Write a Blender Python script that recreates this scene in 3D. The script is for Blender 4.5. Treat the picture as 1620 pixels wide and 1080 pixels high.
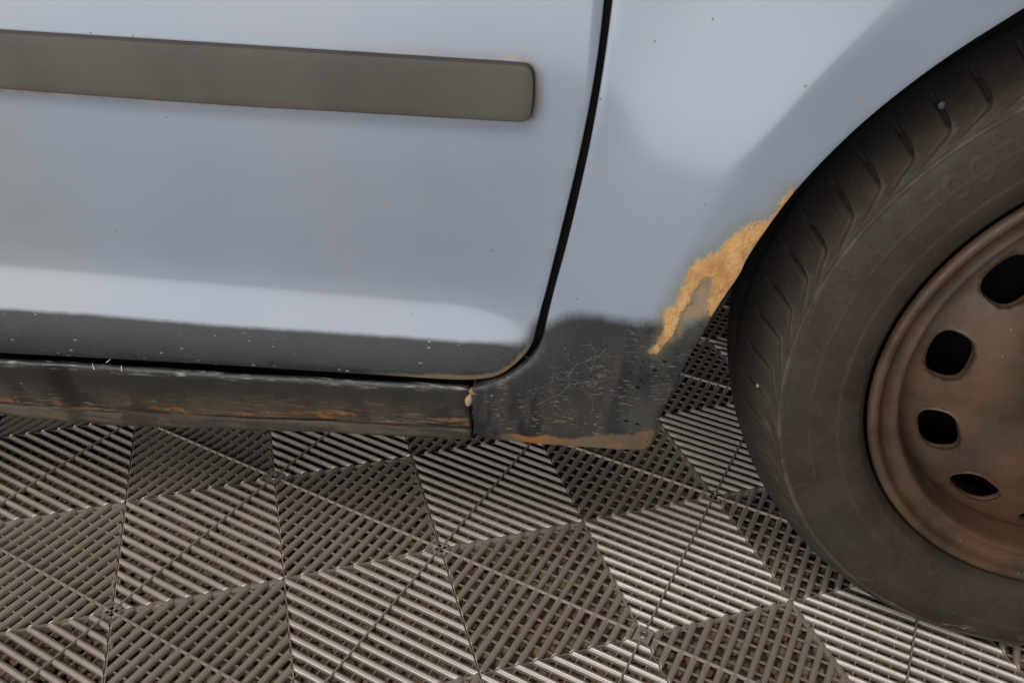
import bpy, math, random
import numpy as np
from mathutils import Matrix, Vector
from mathutils.geometry import delaunay_2d_cdt

random.seed(7)
rng = np.random.default_rng(7)
for o in list(bpy.data.objects):
    bpy.data.objects.remove(o)

# ---------------------------------------------------------------- camera, world, lamps, exposure
# world axes: X along the car (forward), -Y outwards from its flank, Z up; the wheel stands at the origin
scene = bpy.context.scene
COL = scene.collection
CAM_LOC = Vector((-0.42289, -0.59109, 0.65016))
CAM_RIGHT = Vector((0.99242546, 0.11978853, 0.02724712))
CAM_DOWN = Vector((0.08511672, -0.51055626, -0.85562109))
CAM_FWD = Vector((-0.08858241, 0.85145934, -0.51688504))
cam_data = bpy.data.cameras.new('camera')
cam = bpy.data.objects.new('camera', cam_data)
COL.objects.link(cam)
m = Matrix.Identity(4)
for i in range(3):
    m[i][0] = CAM_RIGHT[i]; m[i][1] = -CAM_DOWN[i]; m[i][2] = -CAM_FWD[i]; m[i][3] = CAM_LOC[i]
cam.matrix_world = m
cam_data.sensor_width = 36.0
cam_data.lens = 30.077
cam_data.clip_start = 0.02
cam_data.clip_end = 100
scene.camera = cam

world = bpy.data.worlds.new('World')
scene.world = world
world.use_nodes = True
bg = world.node_tree.nodes['Background']
bg.inputs[0].default_value = (0.93, 0.97, 1.0, 1)
bg.inputs[1].default_value = 0.028


def area_light(name, loc, target, sx, sy, power, color):
    d = bpy.data.lights.new(name, 'AREA')
    d.shape = 'RECTANGLE'; d.size = sx; d.size_y = sy; d.energy = power; d.color = color
    ob = bpy.data.objects.new(name, d)
    COL.objects.link(ob)
    ob.location = loc
    ob.rotation_euler = (Vector(target) - Vector(loc)).to_track_quat('-Z', 'Y').to_euler()
    return ob


# soft light added overhead, out of view, and the open doorway behind the photographer
area_light('overhead_soft_light', (-1.05, -1.75, 2.75), (-0.40, -0.05, 0.10), 2.4, 1.0, 54, (1.0, 0.98, 0.95))
area_light('doorway_light', (-2.05, -3.4, 1.06), (-0.45, 0.0, 0.80), 4.2, 2.0, 132, (0.97, 0.985, 1.0))

scene.render.engine = 'CYCLES'
scene.view_settings.view_transform = 'Standard'
scene.view_settings.look = 'None'
scene.view_settings.exposure = 0.0
scene.view_settings.gamma = 1.0
scene.view_settings.use_curve_mapping = False

# ---------------------------------------------------------------- body side surface
# the flank of the car as a height field: how far it stands out (o = -y) at (x, z)
HUB_Z = 0.2867


def smoothstep(a, b, v):
    t = np.clip((np.asarray(v, float) - a) / (b - a), 0.0, 1.0)
    return t * t * (3 - 2 * t)


def dense(points, sigma):
    pts = sorted(points)
    zs = np.linspace(0.10, 0.92, 821)
    o = np.interp(zs, [p[0] for p in pts], [p[1] for p in pts])
    n = int(4 * sigma)
    k = np.exp(-0.5 * (np.arange(-n, n + 1) / sigma) ** 2)
    o = np.convolve(np.pad(o, n, mode='edge'), k / k.sum(), mode='valid')
    return zs, o


DOOR_PROFILE = dense([(0.92, -0.006), (0.86, 0.006), (0.70, 0.0310), (0.60, 0.0418), (0.55, 0.0460), (0.50, 0.0488), (0.45, 0.0493),
                      (0.40, 0.0472), (0.372, 0.0452), (0.352, 0.0448), (0.335, 0.0482), (0.310, 0.0575), (0.295, 0.0622),
                      (0.280, 0.0650), (0.260, 0.0640), (0.240, 0.0585), (0.21, 0.048), (0.18, 0.036), (0.10, 0.0)], 8)
FENDER_PROFILE = dense([(0.92, -0.006), (0.86, 0.006), (0.70, 0.0310), (0.60, 0.0415), (0.55, 0.0455), (0.50, 0.0487), (0.45, 0.0502),
                        (0.40, 0.0510), (0.345, 0.0530), (0.30, 0.0560), (0.26, 0.0560), (0.235, 0.053), (0.21, 0.047),
                        (0.18, 0.037), (0.10, 0.0)], 12)


def body_o(x, z):
    x = np.asarray(x, float)
    z = np.asarray(z, float)
    a = np.interp(z, *DOOR_PROFILE)
    b = np.interp(z, *FENDER_PROFILE)
    t = smoothstep(-0.53, -0.39, x)
    o = a * (1 - t) + b * t
    r = np.hypot(x, z - HUB_Z)
    u = (r - 0.381) / 0.0022
    ramp = np.where(u > 30, u, np.log1p(np.exp(np.minimum(u, 30)))) * 0.0022      # soft crease at the arch band
    w = (0.078 - ramp) / 0.012
    left = np.where(w > 30, w, np.log1p(np.exp(np.minimum(w, 30)))) * 0.012           # straight slope, soft foot
    h = 0.21 * left - np.clip(0.381 - r, 0, 0.06) * 0.03
    return o - 0.012 + h * smoothstep(0.22, 0.36, z)

# outlines on the flank, (x, z) in metres
DOOR_EDGE = [(-0.898, 0.27), (-0.8065, 0.274), (-0.7183, 0.2777), (-0.6118, 0.2807), (-0.5616, 0.2823), (-0.5269, 0.2832), (-0.5059, 0.2848), (-0.4895, 0.2885), (-0.4774, 0.298), (-0.4683, 0.3088), (-0.4632, 0.3193), (-0.4599, 0.3429), (-0.4562, 0.3602), (-0.4519, 0.3861), (-0.4477, 0.4109), (-0.4406, 0.454), (-0.4366, 0.4827), (-0.4335, 0.5099), (-0.4316, 0.5354), (-0.4309, 0.56)]
FENDER_GAP = [(-0.4261, 0.5602), (-0.4272, 0.5357), (-0.429, 0.5102), (-0.431, 0.4885), (-0.4342, 0.4605), (-0.4415, 0.4118), (-0.4459, 0.3868), (-0.4509, 0.3612), (-0.4542, 0.3404), (-0.4577, 0.32), (-0.4625, 0.308), (-0.4725, 0.2968), (-0.4865, 0.286), (-0.4975, 0.2813), (-0.5087, 0.2772)]
FENDER_BOTTOM = [(-0.5088, 0.2617), (-0.5083, 0.2434), (-0.5078, 0.2218), (-0.4829, 0.2201), (-0.4452, 0.2192), (-0.4007, 0.2204), (-0.3755, 0.2226), (-0.3697, 0.225), (-0.3664, 0.2311), (-0.3643, 0.2414), (-0.3636, 0.2613), (-0.3585, 0.2861), (-0.3518, 0.3157), (-0.3425, 0.3457), (-0.3352, 0.3685), (-0.3237, 0.3935), (-0.3223, 0.403), (-0.3126, 0.4266), (-0.2989, 0.4551), (-0.278, 0.4865), (-0.2573, 0.5117), (-0.2281, 0.5408), (-0.1938, 0.5683)]
MOULDING = [(-0.8264, 0.5238), (-0.6449, 0.5229), (-0.5295, 0.5221), (-0.4788, 0.5219), (-0.474, 0.5205), (-0.471, 0.5152), (-0.4707, 0.4996), (-0.4719, 0.4902), (-0.4746, 0.4868), (-0.4799, 0.4856), (-0.5634, 0.4854), (-0.6886, 0.4844), (-0.8367, 0.4863)]
RUST = [(-0.2968, 0.4544), (-0.3038, 0.4532), (-0.3067, 0.4453), (-0.3077, 0.4391), (-0.3122, 0.4327), (-0.3212, 0.4315), (-0.3271, 0.4274), (-0.3333, 0.4221), (-0.3379, 0.4146), (-0.3404, 0.4087), (-0.3481, 0.4044), (-0.354, 0.4012), (-0.3573, 0.3939), (-0.3596, 0.3856), (-0.3633, 0.3773), (-0.3652, 0.3677), (-0.371, 0.3617), (-0.3724, 0.3546), (-0.3695, 0.3492), (-0.3718, 0.3417), (-0.3782, 0.3268), (-0.3731, 0.3257), (-0.3667, 0.3354), (-0.3633, 0.3419), (-0.3621, 0.3483), (-0.3605, 0.3584), (-0.3559, 0.3669), (-0.3543, 0.378), (-0.3492, 0.3878), (-0.3413, 0.391), (-0.341, 0.3817), (-0.3423, 0.3724), (-0.3422, 0.3625), (-0.3377, 0.3589), (-0.3299, 0.3704), (-0.318, 0.4024), (-0.3068, 0.4328)]
FENDER_COAT = [(-0.4854, 0.3283), (-0.455, 0.333), (-0.4486, 0.3379), (-0.4398, 0.3439), (-0.4286, 0.3471), (-0.4172, 0.3488), (-0.4059, 0.3482), (-0.3892, 0.3485), (-0.3754, 0.3527), (-0.3621, 0.3504), (-0.3497, 0.3564), (-0.3399, 0.3647), (-0.3256, 0.3707)]
DOOR_COAT = [(-0.8908, 0.3088), (-0.8147, 0.3105), (-0.7161, 0.3107), (-0.6116, 0.3128), (-0.5622, 0.3138), (-0.5198, 0.314), (-0.475, 0.3163), (-0.4696, 0.321), (-0.4663, 0.3301), (-0.4618, 0.3352), (-0.4526, 0.3407)]
SILL_TOP = [(-0.905, 0.2586), (-0.8116, 0.2632), (-0.7221, 0.2656), (-0.6137, 0.2706), (-0.5192, 0.2754)]
SILL_BOTTOM = [(-0.9454, 0.1825), (-0.8359, 0.1854), (-0.7435, 0.1938), (-0.6241, 0.206), (-0.5152, 0.2138)]
SILL_CREASE = [(-0.9373, 0.1964), (-0.8348, 0.2049), (-0.7385, 0.2089), (-0.6216, 0.2192), (-0.5181, 0.2258)]
SEAM = [(-0.5116, 0.2769), (-0.5112, 0.2614), (-0.5114, 0.2431), (-0.5121, 0.2194)]
PEBBLE = [(-0.5132, 0.2639), (-0.5067, 0.272)]
CHIPS = [(-0.8218, 0.2648), (-0.7974, 0.2656), (-0.8069, 0.2721)]
FIBRE = [(-0.4339, 0.287), (-0.4347, 0.2999), (-0.4236, 0.2988), (-0.4472, 0.2736), (-0.4143, 0.2696), (-0.4289, 0.3063), (-0.4153, 0.3143), (-0.4091, 0.3237), (-0.4581, 0.2653)]
HIGHLIGHT = [(-0.3576, 0.5561), (-0.3344, 0.5653)]


# ---------------------------------------------------------------- material helpers
class NT:
    def __init__(self, name):
        self.mat = bpy.data.materials.new(name)
        self.mat.use_nodes = True
        self.t = self.mat.node_tree
        self.bsdf = self.t.nodes['Principled BSDF']
        self.out = self.t.nodes['Material Output']
        self.tc = self.node('ShaderNodeTexCoord')

    def node(self, kind, **kw):
        n = self.t.nodes.new(kind)
        for k, v in kw.items():
            setattr(n, k, v)
        return n

    def put(self, sock, v):
        if isinstance(v, (int, float)):
            sock.default_value = v
        elif isinstance(v, (tuple, list)):
            sock.default_value = (*v, 1.0) if len(v) == 3 and sock.type == 'RGBA' else v
        else:
            self.t.links.new(v, sock)

    def coords(self, scale=(1, 1, 1), loc=(0, 0, 0), rot=(0, 0, 0)):
        n = self.node('ShaderNodeMapping')
        n.inputs['Scale'].default_value = scale
        n.inputs['Location'].default_value = loc
        n.inputs['Rotation'].default_value = rot
        self.t.links.new(self.tc.outputs['Object'], n.inputs['Vector'])
        return n.outputs[0]

    def noise(self, scale, detail=3.0, rough=0.55, vec=None, dist=0.0):
        n = self.node('ShaderNodeTexNoise')
        n.inputs['Scale'].default_value = scale
        n.inputs['Detail'].default_value = detail
        n.inputs['Roughness'].default_value = rough
        n.inputs['Distortion'].default_value = dist
        self.t.links.new(vec if vec else self.tc.outputs['Object'], n.inputs['Vector'])
        return n.outputs['Fac']

    def voronoi(self, scale, vec=None, randomness=1.0):
        n = self.node('ShaderNodeTexVoronoi')
        n.inputs['Scale'].default_value = scale
        n.inputs['Randomness'].default_value = randomness
        self.t.links.new(vec if vec else self.tc.outputs['Object'], n.inputs['Vector'])
        s = self.node('ShaderNodeSeparateColor')
        self.t.links.new(n.outputs['Color'], s.inputs[0])
        return n.outputs['Distance'], s.outputs[0], s.outputs[1], s.outputs[2]

    def math(self, op, a, b=0.0, c=0.0, clamp=False):
        n = self.node('ShaderNodeMath', operation=op, use_clamp=clamp)
        for i, v in enumerate((a, b, c)):
            self.put(n.inputs[i], v)
        return n.outputs[0]

    def ss(self, v, lo, hi, a=0.0, b=1.0, smooth=True):
        n = self.node('ShaderNodeMapRange', interpolation_type='SMOOTHSTEP' if smooth else 'LINEAR')
        self.put(n.inputs['Value'], v)
        self.put(n.inputs['From Min'], lo); self.put(n.inputs['From Max'], hi)
        self.put(n.inputs['To Min'], a); self.put(n.inputs['To Max'], b)
        return n.outputs[0]

    def mix(self, f, a, b):
        n = self.node('ShaderNodeMix', data_type='RGBA')
        self.put(n.inputs[0], f); self.put(n.inputs[6], a); self.put(n.inputs[7], b)
        return n.outputs[2]

    def mixf(self, f, a, b):
        n = self.node('ShaderNodeMix', data_type='FLOAT')
        self.put(n.inputs[0], f); self.put(n.inputs[2], a); self.put(n.inputs[3], b)
        return n.outputs[0]

    def attr(self, name):
        n = self.node('ShaderNodeAttribute', attribute_name=name)
        return n.outputs['Fac']

    def specks(self, scale, rmin, rmax, keep, vec=None):
        d, r, g, b = self.voronoi(scale, vec)
        rad = self.ss(g, 0, 1, rmin, rmax, smooth=False)
        hit = self.ss(self.math('SUBTRACT', rad, d), -0.25 * rmin, 0.25 * rmin)
        return self.math('MULTIPLY', hit, self.math('LESS_THAN', r, keep)), b

    def bump(self, h, strength, dist=0.001, prev=None):
        n = self.node('ShaderNodeBump')
        n.inputs['Strength'].default_value = strength
        n.inputs['Distance'].default_value = dist
        self.put(n.inputs['Height'], h)
        if prev:
            self.t.links.new(prev, n.inputs['Normal'])
        return n.outputs[0]

    def surface(self, color=None, rough=None, metal=None, coat=None, coat_rough=None, normal=None, spec=None, coat_normal=None):
        I = self.bsdf.inputs
        for key, v in (('Base Color', color), ('Roughness', rough), ('Metallic', metal), ('Coat Weight', coat),
                       ('Coat Roughness', coat_rough), ('Normal', normal), ('Specular IOR Level', spec), ('Coat Normal', coat_normal)):
            if v is not None:
                self.put(I[key], v)
        return self.mat


def mat_flank():
    """silver blue clearcoat, sprayed with black stone guard low down, rusted through at the arch"""
    n = NT('flank_paint')
    coat = n.attr('coat')            # signed distance to the sprayed edge / softness
    rust = n.attr('rust')            # signed distance into the rust patch (m)
    low = n.attr('low')              # height above the panel's bottom edge (m)
    stain = n.attr('stain')          # rust water round the moulding
    fine = n.noise(900, 2)
    # paint
    cloud = n.noise(5, 2)
    paint = n.mix(n.ss(cloud, 0.3, 0.7), (0.204, 0.233, 0.283), (0.224, 0.252, 0.300))
    paint = n.mix(n.ss(n.noise(9, 3, vec=n.coords((1, 1, 0.35))), 0.52, 0.8, 0, 0.16), paint, (0.30, 0.29, 0.27))
    paint = n.mix(n.math('MULTIPLY', n.attr('grime'), n.ss(n.noise(1, 3, vec=n.coords((14, 10, 4))), 0.3, 0.7, 0.25, 0.6)), paint, (0.235, 0.240, 0.195))
    sp, spv = n.specks(62, 0.022, 0.062, 0.5)
    spcol = n.mix(n.math('GREATER_THAN', spv, 0.72), (0.06, 0.055, 0.05), (0.38, 0.20, 0.05))
    paint = n.mix(n.math('MULTIPLY', sp, 0.85), paint, spcol)
    sp1, _ = n.specks(120, 0.03, 0.06, 0.16)
    paint = n.mix(n.math('MULTIPLY', sp1, 0.6), paint, (0.10, 0.095, 0.09))
    # stain of rust water at the moulding
    stn = n.math('MULTIPLY', stain, n.ss(n.noise(160, 4), 0.12, 0.5))
    paint = n.mix(n.math('MULTIPLY', stn, 0.9, clamp=True), paint, n.mix(n.ss(n.noise(60, 2), 0.35, 0.65), (0.12, 0.062, 0.030), (0.34, 0.175, 0.065)))
    # halo round the rust: thin yellowed, chalky paint
    wob = n.math('MULTIPLY', n.math('SUBTRACT', n.noise(70, 3, 0.5), 0.5), 0.008)
    wob = n.math('ADD', wob, n.math('MULTIPLY', n.math('SUBTRACT', n.noise(300, 4, 0.6), 0.5), 0.0055))
    rd = n.math('ADD', n.math('ADD', rust, wob), 0.0002)
    halo = n.math('MULTIPLY', n.ss(rd, -0.012, -0.001), 0.72)
    paint = n.mix(halo, paint, n.mix(n.noise(200, 3), (0.15, 0.175, 0.155), (0.225, 0.225, 0.175)))
    # black stone guard
    wob2 = n.math('MULTIPLY', n.math('SUBTRACT', n.noise(70, 5, 0.65), 0.5), 0.9)
    cm = n.ss(n.math('ADD', coat, wob2), -1.0, 1.0)
    grain = n.math('MULTIPLY', n.math('MULTIPLY', cm, n.math('SUBTRACT', 1.0, cm)), n.math('SUBTRACT', fine, 0.5))
    cm = n.math('ADD', cm, n.math('MULTIPLY', grain, 2.2), clamp=True)
    black = n.mix(n.noise(30, 4), (0.0145, 0.0155, 0.0185), (0.024, 0.025, 0.028))
    # road film: brown, thicker low down, in upright runs
    runs = n.noise(1, 3, vec=n.coords((75, 60, 7)))
    film = n.math('MULTIPLY', n.math('MULTIPLY', n.ss(low, 0.10, 0.02), n.ss(runs, 0.36, 0.60)), n.attr('film'))
    black = n.mix(n.math('MULTIPLY', film, 0.75), black, (0.056, 0.048, 0.036))
    # chips and scuffs, stretched along the car
    area = n.ss(n.noise(18, 2), 0.34, 0.55)
    ch, chv = n.specks(1, 0.05, 0.14, 0.8, vec=n.coords((80, 140, 210), rot=(0, 0.2, 0)))
    black = n.mix(n.math('MULTIPLY', n.math('MULTIPLY', ch, area), 0.8), black, n.mix(chv, (0.16, 0.14, 0.10), (0.34, 0.33, 0.31)))
    scuff = n.ss(n.noise(1, 3, 0.6, vec=n.coords((150, 150, 620), rot=(0, 0.16, 0))), 0.54, 0.68)
    sarea = n.math('MULTIPLY', n.ss(low, 0.11, 0.03), n.ss(n.noise(1, 2, vec=n.coords((60, 40, 22))), 0.42, 0.58))
    black = n.mix(n.math('MULTIPLY', n.math('MULTIPLY', scuff, sarea), n.attr('film')), black, (0.165, 0.142, 0.105))
    # earth held along the bottom hem, rust behind it
    hem = n.ss(n.math('ADD', low, n.math('MULTIPLY', n.math('SUBTRACT', n.noise(45, 4), 0.5), n.mixf(n.attr('film'), 0.006, 0.022))), n.mixf(n.attr('film'), 0.0045, 0.0120), n.mixf(n.attr('film'), 0.0020, 0.0080))
    hemcol = n.mix(n.math('MULTIPLY', n.ss(n.noise(40, 4), 0.42, 0.62), n.attr('film')), n.mix(n.noise(190, 3), (0.105, 0.075, 0.045), (0.175, 0.125, 0.075)), (0.27, 0.115, 0.038))
    hem = n.math('MULTIPLY', hem, n.attr('hemdirt'))
    black = n.mix(hem, black, hemcol)
    dusty = n.math('MULTIPLY', n.ss(n.attr('edge'), 0.050, 0.012), n.ss(n.noise(26, 4), 0.36, 0.62))
    black = n.mix(n.math('MULTIPLY', dusty, 0.5), black, n.mix(n.noise(130, 3), (0.046, 0.052, 0.046), (0.085, 0.082, 0.066)))
    pits, _ = n.specks(120, 0.10, 0.34, 0.6, vec=n.coords((1, 1, 1.5)))
    black = n.mix(n.math('MULTIPLY', pits, n.math('MULTIPLY', n.ss(n.attr('edge'), 0.055, 0.02), n.ss(n.noise(40, 2), 0.46, 0.56))), black, (0.003, 0.003, 0.003))
    worn_highlight = n.math('MULTIPLY', n.attr('worn_highlight'), n.ss(n.noise(150, 4, 0.7), 0.35, 0.65, 0.25, 1.0))  # bare grey edge at the gap, with the rolled lip's highlight painted in
    black = n.mix(n.math('MULTIPLY', worn_highlight, 0.8), black, n.mix(n.ss(n.noise(70, 3), 0.5, 0.7), (0.10, 0.088, 0.075), (0.24, 0.23, 0.22)))
    col = n.mix(cm, paint, black)
    # yellowed tint where rust bleeds into the black
    bleed = n.math('MULTIPLY', n.ss(rd, -0.009, -0.001), 0.35)
    col = n.mix(n.math('MULTIPLY', bleed, cm), col, (0.12, 0.105, 0.06))
    stain2 = n.math('MULTIPLY', n.ss(n.math('ADD', n.attr('rust2'), wob), -0.004, 0.004), 0.72)
    col = n.mix(stain2, col, n.mix(n.ss(n.noise(65, 4), 0.38, 0.66), (0.125, 0.140, 0.120), (0.30, 0.185, 0.085)))
    # rust
    rm = n.ss(rd, -0.0018, 0.0014)
    rn = n.noise(1, 6, 0.68, vec=n.coords((85, 60, 55), rot=(0, 0.7, 0)))
    rcol = n.mix(n.ss(rn, 0.34, 0.66), (0.36, 0.175, 0.058), (0.55, 0.310, 0.125))
    rcol = n.mix(n.ss(n.noise(1, 5, 0.7, vec=n.coords((360, 200, 210), rot=(0, 0.8, 0))), 0.54, 0.70, 0, 0.6), rcol, (0.60, 0.41, 0.23))
    rcol = n.mix(n.ss(n.noise(38, 4), 0.56, 0.72, 0, 0.7), rcol, (0.27, 0.16, 0.085))
    rcol = n.mix(n.ss(n.noise(55, 3, vec=n.coords((1, 1, 1), (2, 5, 1))), 0.58, 0.74, 0, 0.6), rcol, (0.50, 0.27, 0.17))
    rcol = n.mix(n.ss(rd, 0.0035, -0.002, 0, 0.55), rcol, (0.30, 0.20, 0.095))
    pit2, _ = n.specks(120, 0.08, 0.20, 0.42)
    rcol = n.mix(n.math('MULTIPLY', pit2, n.ss(rd, 0.003, 0.008)), rcol, (0.03, 0.014, 0.008))
    col = n.mix(rm, col, rcol)
    # finish
    rough = n.mixf(cm, n.mixf(n.noise(25, 3), 0.09, 0.13), n.mixf(film, 0.44, 0.64))
    rough = n.mixf(rm, rough, 0.9)
    glossy = n.math('MULTIPLY', n.math('SUBTRACT', 1.0, cm), n.math('SUBTRACT', 1.0, rm))
    glossy = n.math('MULTIPLY', glossy, n.math('SUBTRACT', 1.0, n.math('MAXIMUM', halo, stain2)))
    b1 = n.bump(n.math('MULTIPLY', n.noise(420, 3), n.math('ADD', n.math('MULTIPLY', cm, 0.22), n.math('MULTIPLY', rm, 2.2))), 0.5, 0.0008)
    b2 = n.bump(n.math('MULTIPLY', rm, n.noise(70, 5)), 0.7, 0.002, prev=b1)
    rim = n.math('MULTIPLY', n.ss(rd, -0.0060, -0.0012), n.math('SUBTRACT', 1.0, rm))
    b3 = n.bump(n.math('MULTIPLY', rim, n.noise(90, 2)), 0.25, 0.0010, prev=b2)
    peel = n.bump(n.noise(240, 2), 0.05, 0.0004)
    return n.surface(col, rough, 0.0, n.math('MULTIPLY', glossy, 0.56), 0.25, b3, n.mixf(glossy, 0.30, 0.22), peel)


def mat_sill():
    n = NT('sill_black')
    low = n.attr('low')
    top = n.attr('top')
    black = n.mix(n.noise(30, 4), (0.018, 0.0168, 0.0152), (0.031, 0.0285, 0.0245))
    runs = n.noise(1, 3, vec=n.coords((48, 40, 6)))
    film = n.math('MULTIPLY', n.ss(low, 0.065, 0.006), n.ss(runs, 0.36, 0.60))
    black = n.mix(n.math('MULTIPLY', film, 0.75), black, (0.078, 0.062, 0.043))
    scuff = n.ss(n.noise(1, 3, 0.6, vec=n.coords((55, 110, 420))), 0.53, 0.66)
    black = n.mix(n.math('MULTIPLY', n.math('MULTIPLY', scuff, n.ss(low, 0.055, 0.02)), 0.6), black, (0.20, 0.16, 0.11))
    ch, chv = n.specks(1, 0.05, 0.14, 0.28, vec=n.coords((60, 110, 150)))
    black = n.mix(n.math('MULTIPLY', ch, 0.5), black, (0.30, 0.27, 0.22))
    rustn = n.noise(1, 5, 0.62, vec=n.coords((24, 30, 75)))
    lowgate = n.math('MULTIPLY', n.ss(low, 0.042, 0.024), n.ss(low, 0.012, 0.017))
    brown = n.math('MULTIPLY', n.ss(low, 0.048, 0.022), n.ss(n.noise(1, 4, vec=n.coords((10, 10, 22))), 0.42, 0.6))
    black = n.mix(n.math('MULTIPLY', brown, 0.7), black, n.mix(n.noise(90, 5, 0.7), (0.045, 0.028, 0.016), (0.120, 0.078, 0.044)))
    rm = n.ss(n.math('MULTIPLY', rustn, lowgate), 0.50, 0.58)
    rcol = n.mix(n.noise(140, 4), (0.12, 0.050, 0.020), (0.27, 0.125, 0.050))
    black = n.mix(n.math('MULTIPLY', rm, n.ss(n.noise(200, 4), 0.3, 0.6)), black, rcol)
    flange = n.ss(low, 0.0165, 0.0145)
    black = n.mix(flange, black, n.mix(n.ss(n.noise(1, 4, vec=n.coords((20, 20, 130))), 0.35, 0.65), (0.036, 0.029, 0.023), (0.085, 0.062, 0.042)))
    crack = n.math('MULTIPLY', n.ss(low, 0.0185, 0.0168), n.ss(low, 0.0148, 0.0160))
    black = n.mix(n.math('MULTIPLY', crack, n.ss(n.noise(1, 3, vec=n.coords((14, 1, 1))), 0.42, 0.55)), black, (0.010, 0.007, 0.005))
    dk = n.ss(n.noise(22, 3), 0.60, 0.68)
    black = n.mix(n.math('MULTIPLY', n.math('MULTIPLY', dk, n.ss(low, 0.05, 0.03)), 0.8), black, (0.030, 0.017, 0.010))
    # wet black runs
    wet = n.ss(n.noise(1, 1, 0.3, vec=n.coords((15, 10, 2.5), rot=(0, -0.35, 0))), 0.59, 0.66)
    black = n.mix(n.math('MULTIPLY', wet, 0.8), black, (0.012, 0.011, 0.010))
    # worn top lip, its edge highlight painted in with the wear
    worn_highlight = n.math('MULTIPLY', top, n.ss(n.noise(1, 5, 0.7, vec=n.coords((45, 200, 420))), 0.52, 0.70))
    black = n.mix(n.math('MULTIPLY', worn_highlight, 0.9), black, n.mix(n.noise(60, 3), (0.16, 0.125, 0.115), (0.40, 0.385, 0.375)))
    rough = n.mixf(film, 0.42, 0.7)
    rough = n.mixf(wet, rough, 0.25)
    h = n.math('ADD', n.noise(380, 3), n.math('MULTIPLY', rm, 1.5))
    return n.surface(black, rough, 0.0, normal=n.bump(h, 0.45, 0.0008), spec=0.4)


def mat_simple(name, c1, c2, scale, rough, bump=0.2, bscale=400, spec=0.4, detail=4, metal=0.0):
    n = NT(name)
    c = n.mix(n.ss(n.noise(scale, detail, 0.6), 0.3, 0.7), c1, c2)
    return n.surface(c, rough, metal, normal=n.bump(n.noise(bscale, 3), bump, 0.0006), spec=spec)


def mat_tile():
    n = NT('tile_plastic')
    tone = n.node('ShaderNodeObjectInfo').outputs['Random']
    geo = n.node('ShaderNodeNewGeometry').outputs['Position']
    big = n.noise(7, 4, vec=geo)
    c = n.mix(n.ss(big, 0.3, 0.7), (0.312, 0.255, 0.209), (0.370, 0.309, 0.257))
    c = n.mix(n.ss(tone, 0, 1, 0, 0.20), c, (0.30, 0.25, 0.205))
    dust = n.ss(n.noise(110, 5, 0.65, vec=geo), 0.50, 0.72, 0, 0.55)
    c = n.mix(dust, c, (0.255, 0.20, 0.155))
    mk, _ = n.specks(120, 0.05, 0.16, 0.07, vec=geo)
    c = n.mix(n.math('MULTIPLY', mk, 0.6), c, (0.52, 0.48, 0.42))
    r = n.ss(n.noise(60, 3, vec=geo), 0.3, 0.7, 0.22, 0.32)
    return n.surface(c, r, normal=n.bump(n.noise(900, 2, vec=geo), 0.08, 0.0004), spec=1.0, coat=0.7, coat_rough=0.18)


def mat_gravel():
    n = NT('gravel_stones')
    tone = n.attr('tone')
    ramp = n.node('ShaderNodeValToRGB')
    ramp.color_ramp.interpolation = 'CONSTANT'
    cols = [(0.20, 0.105, 0.05), (0.24, 0.15, 0.07), (0.16, 0.118, 0.075), (0.22, 0.175, 0.085), (0.26, 0.165, 0.10), (0.18, 0.13, 0.085), (0.26, 0.205, 0.14), (0.20, 0.09, 0.05)]
    e = ramp.color_ramp.elements
    e[0].color = (*cols[0], 1); e[1].position = 1 / 8; e[1].color = (*cols[1], 1)
    for i in range(2, 8):
        k = e.new(i / 8); k.color = (*cols[i], 1)
    n.t.links.new(tone, ramp.inputs[0])
    c = n.mix(n.ss(n.noise(350, 4), 0.35, 0.7, 0, 0.5), ramp.outputs[0], (0.18, 0.13, 0.085))
    return n.surface(c, 0.85, normal=n.bump(n.noise(700, 3), 0.4, 0.0006), spec=0.3)


def mat_ground():
    n = NT('packed_earth')
    c = n.mix(n.ss(n.noise(60, 5), 0.3, 0.7), (0.12, 0.085, 0.05), (0.19, 0.14, 0.085))
    return n.surface(c, 0.95, normal=n.bump(n.noise(120, 5), 0.6, 0.004), spec=0.2)


def mat_tyre():
    n = NT('dusty_rubber')
    side = n.attr('side')
    ringn = n.noise(1, 4, vec=n.coords((26, 26, 26)))
    c = n.mix(n.ss(ringn, 0.3, 0.7), (0.029, 0.0200, 0.0132), (0.044, 0.0310, 0.0212))
    c = n.mix(n.ss(n.noise(150, 5, 0.7), 0.5, 0.75, 0, 0.5), c, (0.068, 0.049, 0.034))
    c = n.mix(n.ss(n.noise(9, 3), 0.52, 0.7, 0, 0.45), c, (0.036, 0.030, 0.026))
    c = n.mix(n.math('MULTIPLY', side, 0.75), c, (0.024, 0.021, 0.019))
    edge = n.attr('ridge')
    c = n.mix(n.math('MULTIPLY', edge, n.ss(n.noise(45, 4), 0.35, 0.7, 0.15, 0.8)), c, (0.120, 0.100, 0.080))
    mk = n.ss(n.noise(1, 4, 0.65, vec=n.coords((26, 20, 70), rot=(0, 0.5, 0))), 0.57, 0.66)
    mk = n.math('MULTIPLY', mk, n.attr('scrape'))
    c = n.mix(n.math('MULTIPLY', mk, 0.8), c, (0.26, 0.22, 0.18))
    h = n.math('ADD', n.noise(260, 4, 0.6), n.math('MULTIPLY', n.noise(900, 2), 0.4))
    return n.surface(c, n.ss(n.noise(40, 3), 0.3, 0.7, 0.62, 0.82), normal=n.bump(h, 0.25, 0.0008), spec=0.35)


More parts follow.
